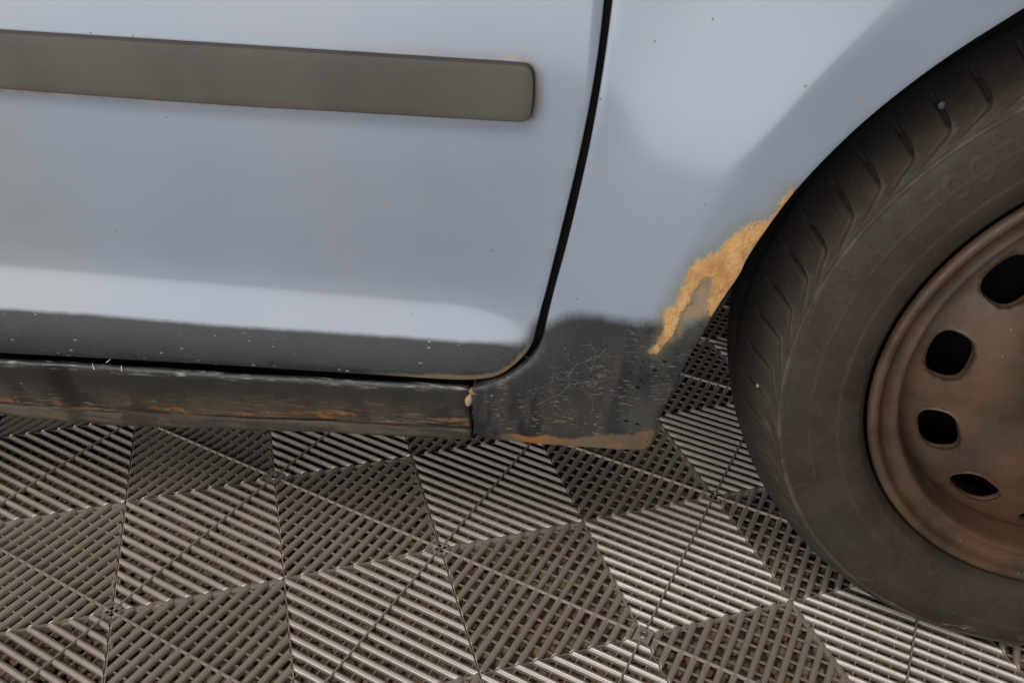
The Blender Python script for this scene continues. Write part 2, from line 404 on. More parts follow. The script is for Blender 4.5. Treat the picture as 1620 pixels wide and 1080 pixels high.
def mat_rim():
    n = NT('rusty_steel')
    c = n.mix(n.ss(n.noise(24, 5, 0.6), 0.32, 0.68), (0.056, 0.031, 0.0172), (0.096, 0.056, 0.0325))
    c = n.mix(n.ss(n.noise(11, 3), 0.50, 0.66, 0, 0.75), c, (0.112, 0.057, 0.032))
    c = n.mix(n.ss(n.noise(9, 3, vec=n.coords((1, 1, 1), (3, 1, 2))), 0.52, 0.66, 0, 0.6), c, (0.058, 0.045, 0.036))
    low = n.ss(n.noise(300, 4), 0.56, 0.74, 0, 0.45)
    c = n.mix(low, c, (0.10, 0.070, 0.046))
    sp, _ = n.specks(130, 0.04, 0.13, 0.10)
    c = n.mix(n.math('MULTIPLY', sp, 0.55), c, (0.24, 0.19, 0.14))
    return n.surface(c, n.ss(n.noise(50, 4), 0.3, 0.7, 0.5, 0.72), 0.15, normal=n.bump(n.noise(420, 4), 0.22, 0.0006), spec=0.4)


M_FLANK = mat_flank()
M_SILL = mat_sill()
M_MOULD = mat_simple('grey_moulding_plastic', (0.062, 0.051, 0.042), (0.078, 0.066, 0.055), 14, 0.66, 0.35, 1400)
M_DARK = mat_simple('dark_underseal', (0.008, 0.008, 0.008), (0.014, 0.013, 0.012), 20, 0.85)
M_TILE = mat_tile()
M_GRAVEL = mat_gravel()
M_GROUND = mat_ground()
M_TYRE = mat_tyre()
M_RIM = mat_rim()
M_STEEL = mat_simple('bolt_steel', (0.22, 0.20, 0.18), (0.42, 0.39, 0.35), 300, 0.35, 0.1, 500, 0.5, metal=0.6)
M_STONE = mat_simple('pale_stone', (0.27, 0.19, 0.11), (0.38, 0.28, 0.18), 350, 0.85, 0.3, 500)
M_STONE2 = mat_simple('green_grey_stone', (0.09, 0.09, 0.07), (0.16, 0.155, 0.12), 350, 0.85, 0.3, 500)
M_MUD = mat_simple('dried_mud', (0.13, 0.085, 0.045), (0.24, 0.16, 0.085), 260, 0.95, 0.6, 300)
M_FIBRE = mat_simple('pale_root_fibre', (0.095, 0.084, 0.063), (0.19, 0.172, 0.132), 120, 0.8)
M_CHIP = mat_simple('bare_white_scratch', (0.55, 0.54, 0.52), (0.72, 0.71, 0.69), 200, 0.6)
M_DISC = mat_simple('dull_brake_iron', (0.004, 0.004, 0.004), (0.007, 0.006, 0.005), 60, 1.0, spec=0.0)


# ---------------------------------------------------------------- mesh helpers
def link(name, mesh, mat=None, parent=None):
    ob = bpy.data.objects.new(name, mesh)
    COL.objects.link(ob)
    if mat and not mesh.materials:
        mesh.materials.append(mat)
    if parent:
        ob.parent = parent
    return ob


def mesh_from(name, verts, faces, smooth=True, attrs=None):
    me = bpy.data.meshes.new(name)
    me.from_pydata([tuple(map(float, v)) for v in verts], [], [tuple(f) for f in faces])
    if smooth:
        me.polygons.foreach_set('use_smooth', [True] * len(me.polygons))
    for k, v in (attrs or {}).items():
        a = me.attributes.new(k, 'FLOAT', 'POINT')
        a.data.foreach_set('value', np.asarray(v, np.float32))
    me.update()
    return me


def empty(name, loc=(0, 0, 0), parent=None):
    ob = bpy.data.objects.new(name, None)
    ob.empty_display_size = 0.05
    COL.objects.link(ob)
    ob.location = loc
    if parent:
        ob.parent = parent
    return ob


def tag(ob, label=None, cat=None, group=None, kind=None):
    for k, v in (('label', label), ('category', cat), ('group', group), ('kind', kind)):
        if v:
            ob[k] = v
    return ob


class MB:
    """collects boxes, bars and tubes for one mesh"""

    def __init__(self):
        self.v = []; self.f = []

    def box(self, a, b, rot=0.0, about=(0, 0)):
        i = len(self.v)
        c, s = math.cos(rot), math.sin(rot)
        for x in (a[0], b[0]):
            for y in (a[1], b[1]):
                for z in (a[2], b[2]):
                    self.v.append((about[0] + c * x - s * y, about[1] + s * x + c * y, z))
        self.f += [(i, i + 1, i + 3, i + 2), (i + 4, i + 6, i + 7, i + 5), (i, i + 4, i + 5, i + 1), (i + 2, i + 3, i + 7, i + 6), (i, i + 2, i + 6, i + 4), (i + 1, i + 5, i + 7, i + 3)]

    def add(self, verts, faces):
        i = len(self.v)
        self.v += list(verts)
        self.f += [tuple(k + i for k in f) for f in faces]

    def tube(self, pts, r0, r1, n=5):
        pts = [Vector(p) for p in pts]
        i = len(self.v)
        for k, p in enumerate(pts):
            d = (pts[min(k + 1, len(pts) - 1)] - pts[max(k - 1, 0)]).normalized()
            a = d.cross(Vector((0, 1, 0.01))).normalized()
            b = d.cross(a)
            r = r0 + (r1 - r0) * k / max(1, len(pts) - 1)
            for j in range(n):
                t = 2 * math.pi * j / n
                self.v.append(tuple(p + a * (r * math.cos(t)) + b * (r * math.sin(t))))
        for k in range(len(pts) - 1):
            for j in range(n):
                q = (j + 1) % n
                self.f.append((i + k * n + j, i + k * n + q, i + (k + 1) * n + q, i + (k + 1) * n + j))
        self.f.append(tuple(range(i, i + n)))
        e = i + (len(pts) - 1) * n
        self.f.append(tuple(reversed(range(e, e + n))))

    def build(self, name, mat, parent=None, smooth=False):
        return link(name, mesh_from(name, self.v, self.f, smooth), mat, parent)


def resample(poly, step, closed=True):
    P = [np.array(p, float) for p in poly]
    out = []
    n = len(P) if closed else len(P) - 1
    for i in range(n):
        a, b = P[i], P[(i + 1) % len(P)]
        k = max(1, int(round(np.linalg.norm(b - a) / step)))
        for j in range(k):
            out.append(a + (b - a) * j / k)
    if not closed:
        out.append(P[-1])
    return np.array(out)


def chaikin(pts, times=2):
    P = [np.array(p, float) for p in pts]
    for _ in range(times):
        Q = [P[0]]
        for a, b in zip(P[:-1], P[1:]):
            Q += [0.75 * a + 0.25 * b, 0.25 * a + 0.75 * b]
        Q.append(P[-1])
        P = Q
    return P


def in_poly(P, X):
    x, y = X[:, 0], X[:, 1]
    c = np.zeros(len(X), bool)
    j = len(P) - 1
    for i in range(len(P)):
        xi, yi = P[i]; xj, yj = P[j]
        if yi != yj:
            c ^= ((yi > y) != (yj > y)) & (x < (xj - xi) * (y - yi) / (yj - yi) + xi)
        j = i
    return c


def dist_path(P, X, closed=False):
    d = np.full(len(X), 9.0)
    n = len(P) if closed else len(P) - 1
    for i in range(n):
        a = np.array(P[i], float); b = np.array(P[(i + 1) % len(P)], float)
        ab = b - a
        t = np.clip(((X - a) @ ab) / max(1e-12, ab @ ab), 0, 1)
        d = np.minimum(d, np.linalg.norm(X - (a + t[:, None] * ab), axis=1))
    return d


def sdf(P, X):
    d = dist_path(P, X, True)
    return np.where(in_poly([tuple(p) for p in P], X), d, -d)


def panel(name, outline, ofunc, step, rings, attr_fn, mat, parent, edge_step=None):
    """a pressed sheet panel: outline in (x, z), standing out by ofunc, its hem folded back over the rings (offset, depth)"""
    B = resample(outline, edge_step or step)
    area = 0.5 * np.sum(B[:, 0] * np.roll(B[:, 1], -1) - np.roll(B[:, 0], -1) * B[:, 1])
    if area < 0:
        B = B[::-1]
    t1 = B - np.roll(B, 1, 0); t2 = np.roll(B, -1, 0) - B
    t1 /= np.linalg.norm(t1, axis=1)[:, None] + 1e-12; t2 /= np.linalg.norm(t2, axis=1)[:, None] + 1e-12
    n1 = np.stack([t1[:, 1], -t1[:, 0]], 1); n2 = np.stack([t2[:, 1], -t2[:, 0]], 1)
    N = n1 + n2
    N /= np.maximum(np.linalg.norm(N, axis=1), 1e-6)[:, None]
    B = B - N * max(r[0] for r in rings)
    xs = np.arange(B[:, 0].min(), B[:, 0].max(), step); zs = np.arange(B[:, 1].min(), B[:, 1].max(), step)
    G = np.stack(np.meshgrid(xs, zs), -1).reshape(-1, 2)
    G = G[in_poly([tuple(p) for p in B], G)]
    G = G[dist_path(B, G, True) > 0.55 * step]
    nb = len(B)
    V2 = [Vector(p) for p in B] + [Vector(p) for p in G]
    r = delaunay_2d_cdt(V2, [], [list(range(nb))], 1, 1e-7)
    pts = np.array([tuple(v) for v in r[0]])
    faces = [tuple(f) for f in r[2]]
    where = {}
    for newi, orig in enumerate(r[3]):
        for q in orig:
            where[q] = newi
    o = ofunc(pts[:, 0], pts[:, 1])
    verts = [(p[0], -q, p[1]) for p, q in zip(pts, o)]
    flat = list(pts)
    prev = [where[i] for i in range(nb)]
    ob = ofunc(B[:, 0], B[:, 1])
    # faces must look outwards (-Y)
    f0 = faces[0]
    a, b, c = (np.array(verts[k]) for k in f0[:3])
    if np.cross(b - a, c - a)[1] > 0:
        faces = [tuple(reversed(f)) for f in faces]
    for off, dep in rings:
        cur = []
        for i in range(nb):
            q = B[i] + N[i] * off
            cur.append(len(verts))
            verts.append((q[0], -(ob[i] - dep), q[1])); flat.append(B[i])
        for i in range(nb):
            k = (i + 1) % nb
            faces.append((prev[i], cur[i], cur[k], prev[k]))
        prev = cur
    X = np.array(flat)
    return link(name, mesh_from(name, verts, faces, True, attr_fn(X)), mat, parent)


# ---------------------------------------------------------------- the floor: vented plastic tiles over gravel
TILE = 0.32
SQ = TILE / 2
DIAG = SQ * math.sqrt(2)
PITCH = DIAG / 18
ANG = math.radians(23.5)
NODE_A = Vector((-0.55826, 0.05365))             # a corner where four tiles meet


def rib_geometry(k):
    """one rib across a quarter of a tile, in the quarter's own frame: x along its diagonal, y along the rib"""
    d = k * PITCH
    hw, rnd = 0.0030, 0.0025
    prof = [(-hw, -0.0068), (-hw, -0.0027), (-0.0027, -0.0021), (-0.0009, -0.0005), (0.0, -0.0001),
            (0.0009, -0.0005), (0.0027, -0.0021), (hw, -0.0027), (hw, -0.0068)]
    V, F = [], []

    def reach(t):
        x = d + t
        return max(0.0012, min(x, DIAG - x) - 0.0009)

    for s in (1, -1):
        base = len(V)
        for sec in range(6):
            for t, z in prof:
                L = reach(t)
                y = (0.0009, 0.0012, 0.0017, L - 0.0016, L - 0.0009, L)[sec]
                if sec >= 3:
                    y = max(0.0018 + 0.0002 * sec, y)
                V.append((d + t, s * y, z - (0.0008 if sec in (0, 5) and z > -0.004 else 0)))
        n = len(prof)
        for sec in range(5):
            for j in range(n - 1):
                a, b, c, e = base + sec * n + j, base + sec * n + j + 1, base + (sec + 1) * n + j + 1, base + (sec + 1) * n + j
                F.append((a, e, c, b) if s < 0 else (a, b, c, e))
        c0 = tuple(range(base, base + n)); c1 = tuple(range(base + 5 * n, base + 6 * n))
        F.append(c0 if s < 0 else c0[::-1])
        F.append(c1[::-1] if s < 0 else c1)
    return V, F


RIB = {k: rib_geometry(k) for k in range(1, 18)}
RIB_MESH = {}
for k, (V, F) in RIB.items():
    RIB_MESH[k] = mesh_from('rib', V, F, True)
    RIB_MESH[k].materials.append(M_TILE)
    try:
        RIB_MESH[k].set_sharp_from_angle(angle=math.radians(50))
    except Exception:
        pass

QUARTERS = [math.radians(45 + 90 * j) for j in range(4)]


def rot2(p, a):
    c, s = math.cos(a), math.sin(a)
    return (c * p[0] - s * p[1], s * p[0] + c * p[1], p[2])


lat = MB()
for qa in QUARTERS:
    for s in (1, -1):
        for j in range(1, 8):
            y = j * 0.0146
            if DIAG / 2 - y < 0.008:
                continue
            lat.box((y + 0.001, s * y - 0.0006, -0.0075), (DIAG - y - 0.001, s * y + 0.0006, -0.0052), qa)
    lat.box((0.010, -0.0007, -0.0034), (DIAG - 0.004, 0.0007, 0.0002), qa)      # wall along the diagonal
for j in range(4):
    a = math.radians(90 * j)
    lat.box((0.004, -0.0006, -0.0090), (SQ - 0.0016, 0.0006, -0.0030), a)           # web between the quarters
    lat.box((SQ - 0.0015, -SQ + 0.0004, -0.0110), (SQ - 0.0004, SQ - 0.0004, -0.0024), a)   # rim of the tile
    for t in (-0.12, -0.04, 0.04, 0.12):
        lat.box((SQ - 0.0040, t - 0.004, -0.0110), (SQ - 0.0017, t + 0.004, -0.0032), a)    # locking tab
    # corner block
    lat.box((SQ * math.sqrt(2) - 0.0085, -0.0045, -0.0110), (SQ * math.sqrt(2) - 0.0012, 0.0045, -0.0016), a + math.radians(45))
# square boss with a socket in the middle of the tile
B0 = len(lat.v)
nseg = 16
sq = []
for j in range(nseg):
    a = 2 * math.pi * j / nseg
    k = 0.0078 / max(abs(math.cos(a)), abs(math.sin(a)))
    sq.append((k * math.cos(a), k * math.sin(a)))
ringv = [(*rot2((x, y, 0), math.radians(45))[:2], -0.0110) for x, y in sq] + [(*rot2((x, y, 0), math.radians(45))[:2], -0.0009) for x, y in sq]
ringv += [(*rot2((0.0044 * math.cos(2 * math.pi * j / nseg), 0.0044 * math.sin(2 * math.pi * j / nseg), 0), math.radians(45))[:2], -0.0009) for j in range(nseg)]
ringv += [(v[0] * 0.95, v[1] * 0.95, -0.0068) for v in ringv[2 * nseg:3 * nseg]]
rf = []
for lv in range(3):
    for j in range(nseg):
        q = (j + 1) % nseg
        rf.append((lv * nseg + j, lv * nseg + q, (lv + 1) * nseg + q, (lv + 1) * nseg + j))
rf.append(tuple(range(3 * nseg, 4 * nseg)))
lat.add(ringv, rf)
LATTICE = mesh_from('lattice', lat.v, lat.f, False)
LATTICE.materials.append(M_TILE)


def ring_mesh(name, R, r, z, n=20, m=8, squash=1.0):
    V, F = [], []
    for i in range(n):
        a = 2 * math.pi * i / n
        for j in range(m):
            b = 2 * math.pi * j / m
            V.append(((R + r * math.cos(b)) * math.cos(a), (R + r * math.cos(b)) * math.sin(a), z + squash * r * math.sin(b)))
    for i in range(n):
        for j in range(m):
            F.append((i * m + j, ((i + 1) % n) * m + j, ((i + 1) % n) * m + (j + 1) % m, i * m + (j + 1) % m))
    return mesh_from(name, V, F)


EYELET = ring_mesh('eyelet', 0.0034, 0.0009, -0.0006)
# domed plug inside the ring
dv, df = list(map(lambda v: tuple(v.co), EYELET.vertices)), [tuple(p.vertices) for p in EYELET.polygons]
c0 = len(dv)
for lv, (rr, zz) in enumerate(((0.0026, -0.0022), (0.0018, -0.0015), (0.0009, -0.0010))):
    for j in range(12):
        dv.append((rr * math.cos(j * math.pi / 6), rr * math.sin(j * math.pi / 6), zz))
for lv in range(2):
    for j in range(12):
        q = (j + 1) % 12
        df.append((c0 + lv * 12 + j, c0 + lv * 12 + q, c0 + (lv + 1) * 12 + q, c0 + (lv + 1) * 12 + j))
df.append(tuple(range(c0 + 24, c0 + 36)))
EYELET = mesh_from('eyelet', dv, df)
EYELET.materials.append(M_STEEL)


def project(p):
    d = Vector(p) - CAM_LOC
    z = d.dot(CAM_FWD)
    if z <= 0.01:
        return None
    f = 30.077 / 36 * 1620
    return 810 + f * d.dot(CAM_RIGHT) / z, 540 + f * d.dot(CAM_DOWN) / z, z


ground_me = mesh_from('floor', [(-5, -5, -0.0150), (5, -5, -0.0150), (5, 5, -0.024), (-5, 5, -0.0150)], [(0, 1, 2, 3)])
floor = tag(link('floor', ground_me, M_GROUND), 'grey vented plastic tile floor laid over brown gravel', None, kind='structure')

ca, sa = math.cos(ANG), math.sin(ANG)
tiles = []
for i in range(-12, 13):
    for j in range(-12, 13):
        lx, ly = (i + 0.5) * TILE, (j + 0.5) * TILE
        cx, cy = NODE_A.x + ca * lx - sa * ly, NODE_A.y + sa * lx + ca * ly
        if -2.2 < cx < 1.3 and -2.2 < cy < 1.25:
            tiles.append((cx, cy))

cand = []
for ti, (cx, cy) in enumerate(tiles):
    for qi, qa in enumerate(QUARTERS):
        for k in range(1, 18):
            d = k * PITCH
            L = min(d, DIAG - d)
            ends = []
            for t in (-0.9, 0.0, 0.9):
                lx, ly, _ = rot2((d, t * L, 0), qa)
                P = (cx + ca * lx - sa * ly, cy + sa * lx + ca * ly, 0.0)
                pr = project(P)
                if pr:
                    ends.append(pr)
            if len(ends) < 3:
                continue
            seen = sum(1 for e in ends if 0 < e[0] < 1620 and e[1] < 1080 and (e[1] > 660 + 0.05 * e[0] if e[0] < 1040 else e[1] > 560 and e[0] < 1180 or e[1] > 790 + 0.55 * (e[0] - 1180)))
            if seen < 2:
                continue
            cand.append((math.hypot(ends[2][0] - ends[0][0], ends[2][1] - ends[0][1]) * seen, ti, qi, k))
cand.sort(reverse=True)
own = {}
for _, ti, qi, k in cand[:300]:
    own.setdefault(ti, set()).add((qi, k))


def rib_field(skip):
    b = MB()
    for qi, qa in enumerate(QUARTERS):
        for k in range(1, 18):
            if (qi, k) in skip:
                continue
            V, F = RIB[k]
            b.add([rot2(v, qa) for v in V], F)
    return b


full = rib_field(set())
FULL = mesh_from('rib_field', full.v, full.f, True)
FULL.set_sharp_from_angle(angle=math.radians(50))
FULL.materials.append(M_TILE)
for ti, (cx, cy) in enumerate(tiles):
    t = link('floor_tile', LATTICE, None, floor)
    t.location = (cx, cy, 0)
    t.rotation_euler = (0, 0, ANG + 0)
    mine = own.get(ti, set())
    if mine:
        for qi, k in sorted(mine):
            r = link('rib', RIB_MESH[k], None, t)
            r.rotation_euler = (0, 0, QUARTERS[qi])
        if len(mine) < 68:
            b = rib_field(mine)
            me = mesh_from('rib_field', b.v, b.f, True)
            me.set_sharp_from_angle(angle=math.radians(50))
            tag(link('rib_field', me, M_TILE, t), kind='stuff')
    else:
        tag(link('rib_field', FULL, None, t), kind='stuff')
    link('eyelet', EYELET, None, t)

# gravel under the tiles, seen through the grid
icov = [(0, 0, 1), (0.894, 0, 0.447), (0.276, 0.851, 0.447), (-0.724, 0.526, 0.447), (-0.724, -0.526, 0.447), (0.276, -0.851, 0.447),
        (0.724, 0.526, -0.447), (-0.276, 0.851, -0.447), (-0.894, 0, -0.447), (-0.276, -0.851, -0.447), (0.724, -0.526, -0.447), (0, 0, -1)]
icof = [(0, 1, 2), (0, 2, 3), (0, 3, 4), (0, 4, 5), (0, 5, 1), (1, 6, 2), (2, 7, 3), (3, 8, 4), (4, 9, 5), (5, 10, 1),
        (6, 7, 2), (7, 8, 3), (8, 9, 4), (9, 10, 5), (10, 6, 1), (11, 7, 6), (11, 8, 7), (11, 9, 8), (11, 10, 9), (11, 6, 10)]
ICO = np.array(icov); ICF = np.array(icof)
gx, gy = np.meshgrid(np.arange(-1.3, 0.5, 0.0088), np.arange(-0.62, 0.72, 0.0088))
ctr = np.stack([gx.ravel(), gy.ravel()], 1) + rng.uniform(-0.0034, 0.0034, (gx.size, 2))
ctr = ctr[rng.random(len(ctr)) < 0.9]
ng = len(ctr)
rad = rng.uniform(0.0035, 0.0062, ng)
V = ICO[None] * rad[:, None, None] * rng.uniform(0.78, 1.22, (ng, 12, 1))
V[:, :, 2] *= 0.7
V[:, :, 0] += ctr[:, 0:1]; V[:, :, 1] += ctr[:, 1:2]; V[:, :, 2] += -0.0130 + rng.uniform(-0.001, 0.0015, (ng, 1))
Fg = (ICF[None] + (np.arange(ng) * 12)[:, None, None]).reshape(-1, 3)
gme = bpy.data.meshes.new('gravel')
gme.vertices.add(ng * 12); gme.vertices.foreach_set('co', V.reshape(-1).astype(np.float32))
gme.loops.add(len(Fg) * 3); gme.loops.foreach_set('vertex_index', Fg.reshape(-1).astype(np.int32))
gme.polygons.add(len(Fg)); gme.polygons.foreach_set('loop_start', np.arange(0, len(Fg) * 3, 3, dtype=np.int32))
gme.polygons.foreach_set('loop_total', np.full(len(Fg), 3, np.int32))
gme.polygons.foreach_set('use_smooth', np.ones(len(Fg), bool))
ta = gme.attributes.new('tone', 'FLOAT', 'POINT')
blob = (np.sin(ctr[:, 0] * 55 + 1.3 * np.sin(ctr[:, 1] * 40)) * np.sin(ctr[:, 1] * 47 + ctr[:, 0] * 20)) * 0.28
tone = np.clip(0.5 + blob + rng.normal(0, 0.26, ng), 0.0, 0.999)
ta.data.foreach_set('value', np.repeat(tone, 12).astype(np.float32))
gme.update(calc_edges=True)
tag(link('gravel', gme, M_GRAVEL), 'brown and ochre gravel showing through the floor grid', None, kind='stuff')

# ---------------------------------------------------------------- the car
car = tag(empty('car'), 'light blue grey car flank with black sprayed sill, rusted arch and dusty steel wheel', 'car')

door_low = chaikin(DOOR_EDGE, 2)
left_z = DOOR_EDGE[0][1] - 0.018
door_outline = [np.array((-1.32, left_z))] + list(door_low) + [np.array((-0.4300, 0.62)), np.array((-0.4315, 0.70)), np.array((-0.437, 0.86)), np.array((-1.32, 0.86))]
coat_line_d = [(-1.4, 0.305)] + DOOR_COAT
fender_coat_poly = [(-0.60, 0.31)] + FENDER_COAT + [(-0.30, 0.38), (-0.30, 0.1), (-0.60, 0.1)]
door_coat_poly = coat_line_d + [(-0.44, 0.345), (-0.40, 0.10), (-1.4, 0.10)]
mould_poly = [tuple(p) for p in MOULDING]
mould_full = [(-1.18, 0.5290)] + mould_poly + [(-1.18, 0.4900)]


def door_attrs(X):
    coat = sdf(door_coat_poly, X)
    soft = 0.0026 + 0.004 * smoothstep(-0.50, -0.46, X[:, 0])
    dm = sdf(mould_full, X)                                     # outside negative
    below = smoothstep(0.500, 0.480, X[:, 1]); right = smoothstep(-0.50, -0.47, X[:, 0]); left = smoothstep(-0.66, -0.85, X[:, 0])
    above = smoothstep(0.518, 0.524, X[:, 1]) * smoothstep(-0.62, -0.53, X[:, 0])
    w = np.maximum.reduce([below * (0.45 + 0.55 * left), right * 0.6, above * 0.3])
    reach = 0.0030 + 0.0030 * left * below
    stain = np.clip(1 + (dm + 0.0006) / reach, 0, 1) * w * 1.25
    bl = [tuple(p) for p in door_low]
    low = dist_path([(-1.32, left_z)] + bl, X)
    low_edge = np.where(X[:, 1] > 0.34, 0.2, low)
    hem = smoothstep(-0.60, -0.54, X[:, 0]) * smoothstep(0.335, 0.30, X[:, 1])
    return {'coat': coat / soft, 'rust': np.full(len(X), -0.2), 'rust2': np.full(len(X), -0.2), 'low': low_edge + 0.0, 'stain': stain, 'hemdirt': hem, 'film': np.full(len(X), 0.10), 'worn_highlight': np.zeros(len(X)), 'grime': smoothstep(-0.79, -0.87, X[:, 0]), 'edge': np.ones(len(X))}


HEM = [(0.0006, 0.0003), (0.0010, 0.0011), (0.0011, 0.0024), (0.0008, 0.012)]
door = panel('door', door_outline, body_o, 0.0050, HEM, door_attrs, M_FLANK, car, edge_step=0.004)

ax, az = FENDER_BOTTOM[-1]
R_ARCH = math.hypot(ax, az - HUB_Z)
a0 = math.atan2(az - HUB_Z, ax)
arc = [(R_ARCH * math.cos(a), HUB_Z + R_ARCH * math.sin(a)) for a in np.linspace(a0, math.radians(10), 50)[1:]]
gap = chaikin(FENDER_GAP, 2)
bottom = chaikin(FENDER_BOTTOM, 2)
fender_outline = [np.array((-0.4330, 0.86)), np.array((-0.4273, 0.70)), np.array((-0.4258, 0.62))] + list(gap) + list(bottom) + [np.array(p) for p in arc] + [np.array((0.42, 0.34)), np.array((0.62, 0.36)), np.array((0.62, 0.86))]
rust_poly = RUST


def fender_attrs(X):
    coat = sdf(fender_coat_poly, X)
    rust = sdf(rust_poly, X)
    low = dist_path([tuple(p) for p in bottom][6:28], X)
    fbt = np.array([p for p in FENDER_BOTTOM[2:8]])
    lz = np.interp(X[:, 0], fbt[:, 0], fbt[:, 1])
    worn_highlight = np.clip(1 - dist_path([tuple(p) for p in gap][20:], X) / 0.0042, 0, 1) * smoothstep(0.325, 0.305, X[:, 1])
    low = np.minimum(np.where(X[:, 0] < -0.372, 9, low), np.maximum(0, X[:, 1] - lz))
    low = low * (1 - 0.5 * smoothstep(-0.44, -0.385, X[:, 0]))
    return {'coat': coat / 0.0062, 'rust': rust, 'rust2': sdf(RUST[:22] + RUST[32:], X), 'low': np.where(X[:, 0] > -0.3, 0.2, low), 'stain': np.zeros(len(X)), 'hemdirt': smoothstep(-0.50, -0.47, X[:, 0]), 'film': np.ones(len(X)), 'worn_highlight': worn_highlight, 'edge': dist_path([tuple(p) for p in bottom][30:], X)}


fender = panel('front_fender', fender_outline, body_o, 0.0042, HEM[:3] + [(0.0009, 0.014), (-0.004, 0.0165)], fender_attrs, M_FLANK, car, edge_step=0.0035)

# rubbing strip on the door
mo = [np.array((-1.18, 0.5285))] + [np.array(p) for p in MOULDING] + [np.array((-1.18, 0.4895))]
mo = [np.array((-1.18, 0.5285))] + chaikin([np.array(p) for p in MOULDING], 1) + [np.array((-1.18, 0.4895))]
mid = 0.5075


def mould_o(x, z):
    v = np.clip((np.asarray(z) - mid) / 0.0195, -1, 1)
    return body_o(x, z) + 0.0095 - 0.0006 * v ** 2


def none_attrs(X):
    return {}


mould = panel('side_moulding', [q - np.array((0.0, 0.0010)) for q in mo], mould_o, 0.0050, [(0.0005, 0.0002), (0.0009, 0.0009), (0.0011, 0.0080), (0.0011, 0.013)], none_attrs, M_MOULD, door, edge_step=0.004)

# sill: pressed channel with a rolled top lip and a spot-welded flange
nx = 160
xs = np.linspace(-1.30, -0.5128, nx)


def ext(tr, x):
    p = np.array(tr)
    p = p[np.argsort(p[:, 0])]
    s = (p[1, 1] - p[0, 1]) / (p[1, 0] - p[0, 0]) * 0.5
    return np.where(x < p[0, 0], p[0, 1] + (x - p[0, 0]) * s, np.interp(x, p[:, 0], p[:, 1]))


zt = ext(SILL_TOP, xs); zb = ext(SILL_BOTTOM, xs); zc = ext(SILL_CREASE, xs)
SILL_IN = 0.004


def sill_rows(i):
    x, t, c, b = xs[i], zt[i], zc[i], zb[i]
    rows = []

    def o_at(z):
        return float(body_o(x, z)) - SILL_IN

    for dz, do in ((-0.024, 0.0140), (-0.010, 0.0095), (-0.002, 0.0065), (0.0006, 0.0030), (-0.0008, 0.0008), (-0.0035, 0.0)):
        rows.append((o_at(t - 0.0035) - do, t + dz, 1.0 if do < 0.004 else 0.0))
    for k in range(1, 12):
        z = (t - 0.0035) + (c + 0.002 - (t - 0.0035)) * k / 11
        rows.append((o_at(z) - 0.0006 * math.sin(math.pi * k / 11), z, max(0.0, 0.5 - k * 0.4)))
    rows.append((o_at(c) - 0.0022, c + 0.0003, 0))
    rows.append((o_at(c) - 0.0012, c - 0.0012, 0))
    for k in range(1, 5):
        z = c - 0.0012 + (b + 0.001 - c + 0.0012) * k / 4
        rows.append((o_at(c) - 0.0012 - 0.10 * (c - z), z, 0))
    rows.append((o_at(c) - 0.0035, b, 0))
    rows.append((o_at(c) - 0.0060, b + 0.001, 0))
    rows.append((o_at(c) - 0.0065, c, 0))
    return rows


SV, SF, Slow, Stop = [], [], [], []
nr = len(sill_rows(0))
for i in range(nx):
    wob = 0.0004 * math.sin(xs[i] * 61) + 0.0003 * math.sin(xs[i] * 143 + 1)
    for (o_, z_, tp) in sill_rows(i):
        SV.append((xs[i], -(o_ + wob), z_)); Slow.append(z_ - zb[i]); Stop.append(tp)
for i in range(nx - 1):
    for j in range(nr - 1):
        SF.append((i * nr + j, i * nr + j + 1, (i + 1) * nr + j + 1, (i + 1) * nr + j))
# end return into the joint with the fender
e0 = len(SV)
for j in range(nr):
    v = SV[(nx - 1) * nr + j]
    SV.append((v[0] + 0.0006, v[1] + 0.0012, v[2])); Slow.append(Slow[(nx - 1) * nr + j]); Stop.append(0)
for j in range(nr):
    v = SV[(nx - 1) * nr + j]
    SV.append((v[0] + 0.0006, v[1] + 0.014, v[2])); Slow.append(Slow[(nx - 1) * nr + j]); Stop.append(0)
for j in range(nr - 1):
    a = (nx - 1) * nr + j
    SF.append((a, a + 1, e0 + j + 1, e0 + j)); SF.append((e0 + j, e0 + j + 1, e0 + nr + j + 1, e0 + nr + j))
sill = link('sill', mesh_from('sill', SV, SF, True, {'low': Slow, 'top': Stop}), M_SILL, car)

# bright nicks in the sill's lip
for (x, z), w, tilt in zip(CHIPS, (0.00045, 0.00045, 0.0004), (0.12, -0.06, -0.9)):
    b = MB()
    y = -(float(body_o(x, z)) - SILL_IN + 0.0006)
    h = 0.0026
    pts = []
    for k in range(5):
        s = -1 + 2 * k / 4
        pts.append((x + math.sin(tilt) * h * s * -1, y + 0.0006 * max(0, s), z + math.cos(tilt) * h * s - 0.002))
    b.tube(pts, w, w * 0.6, 6)
    b.build('nick', M_CHIP, sill, True)

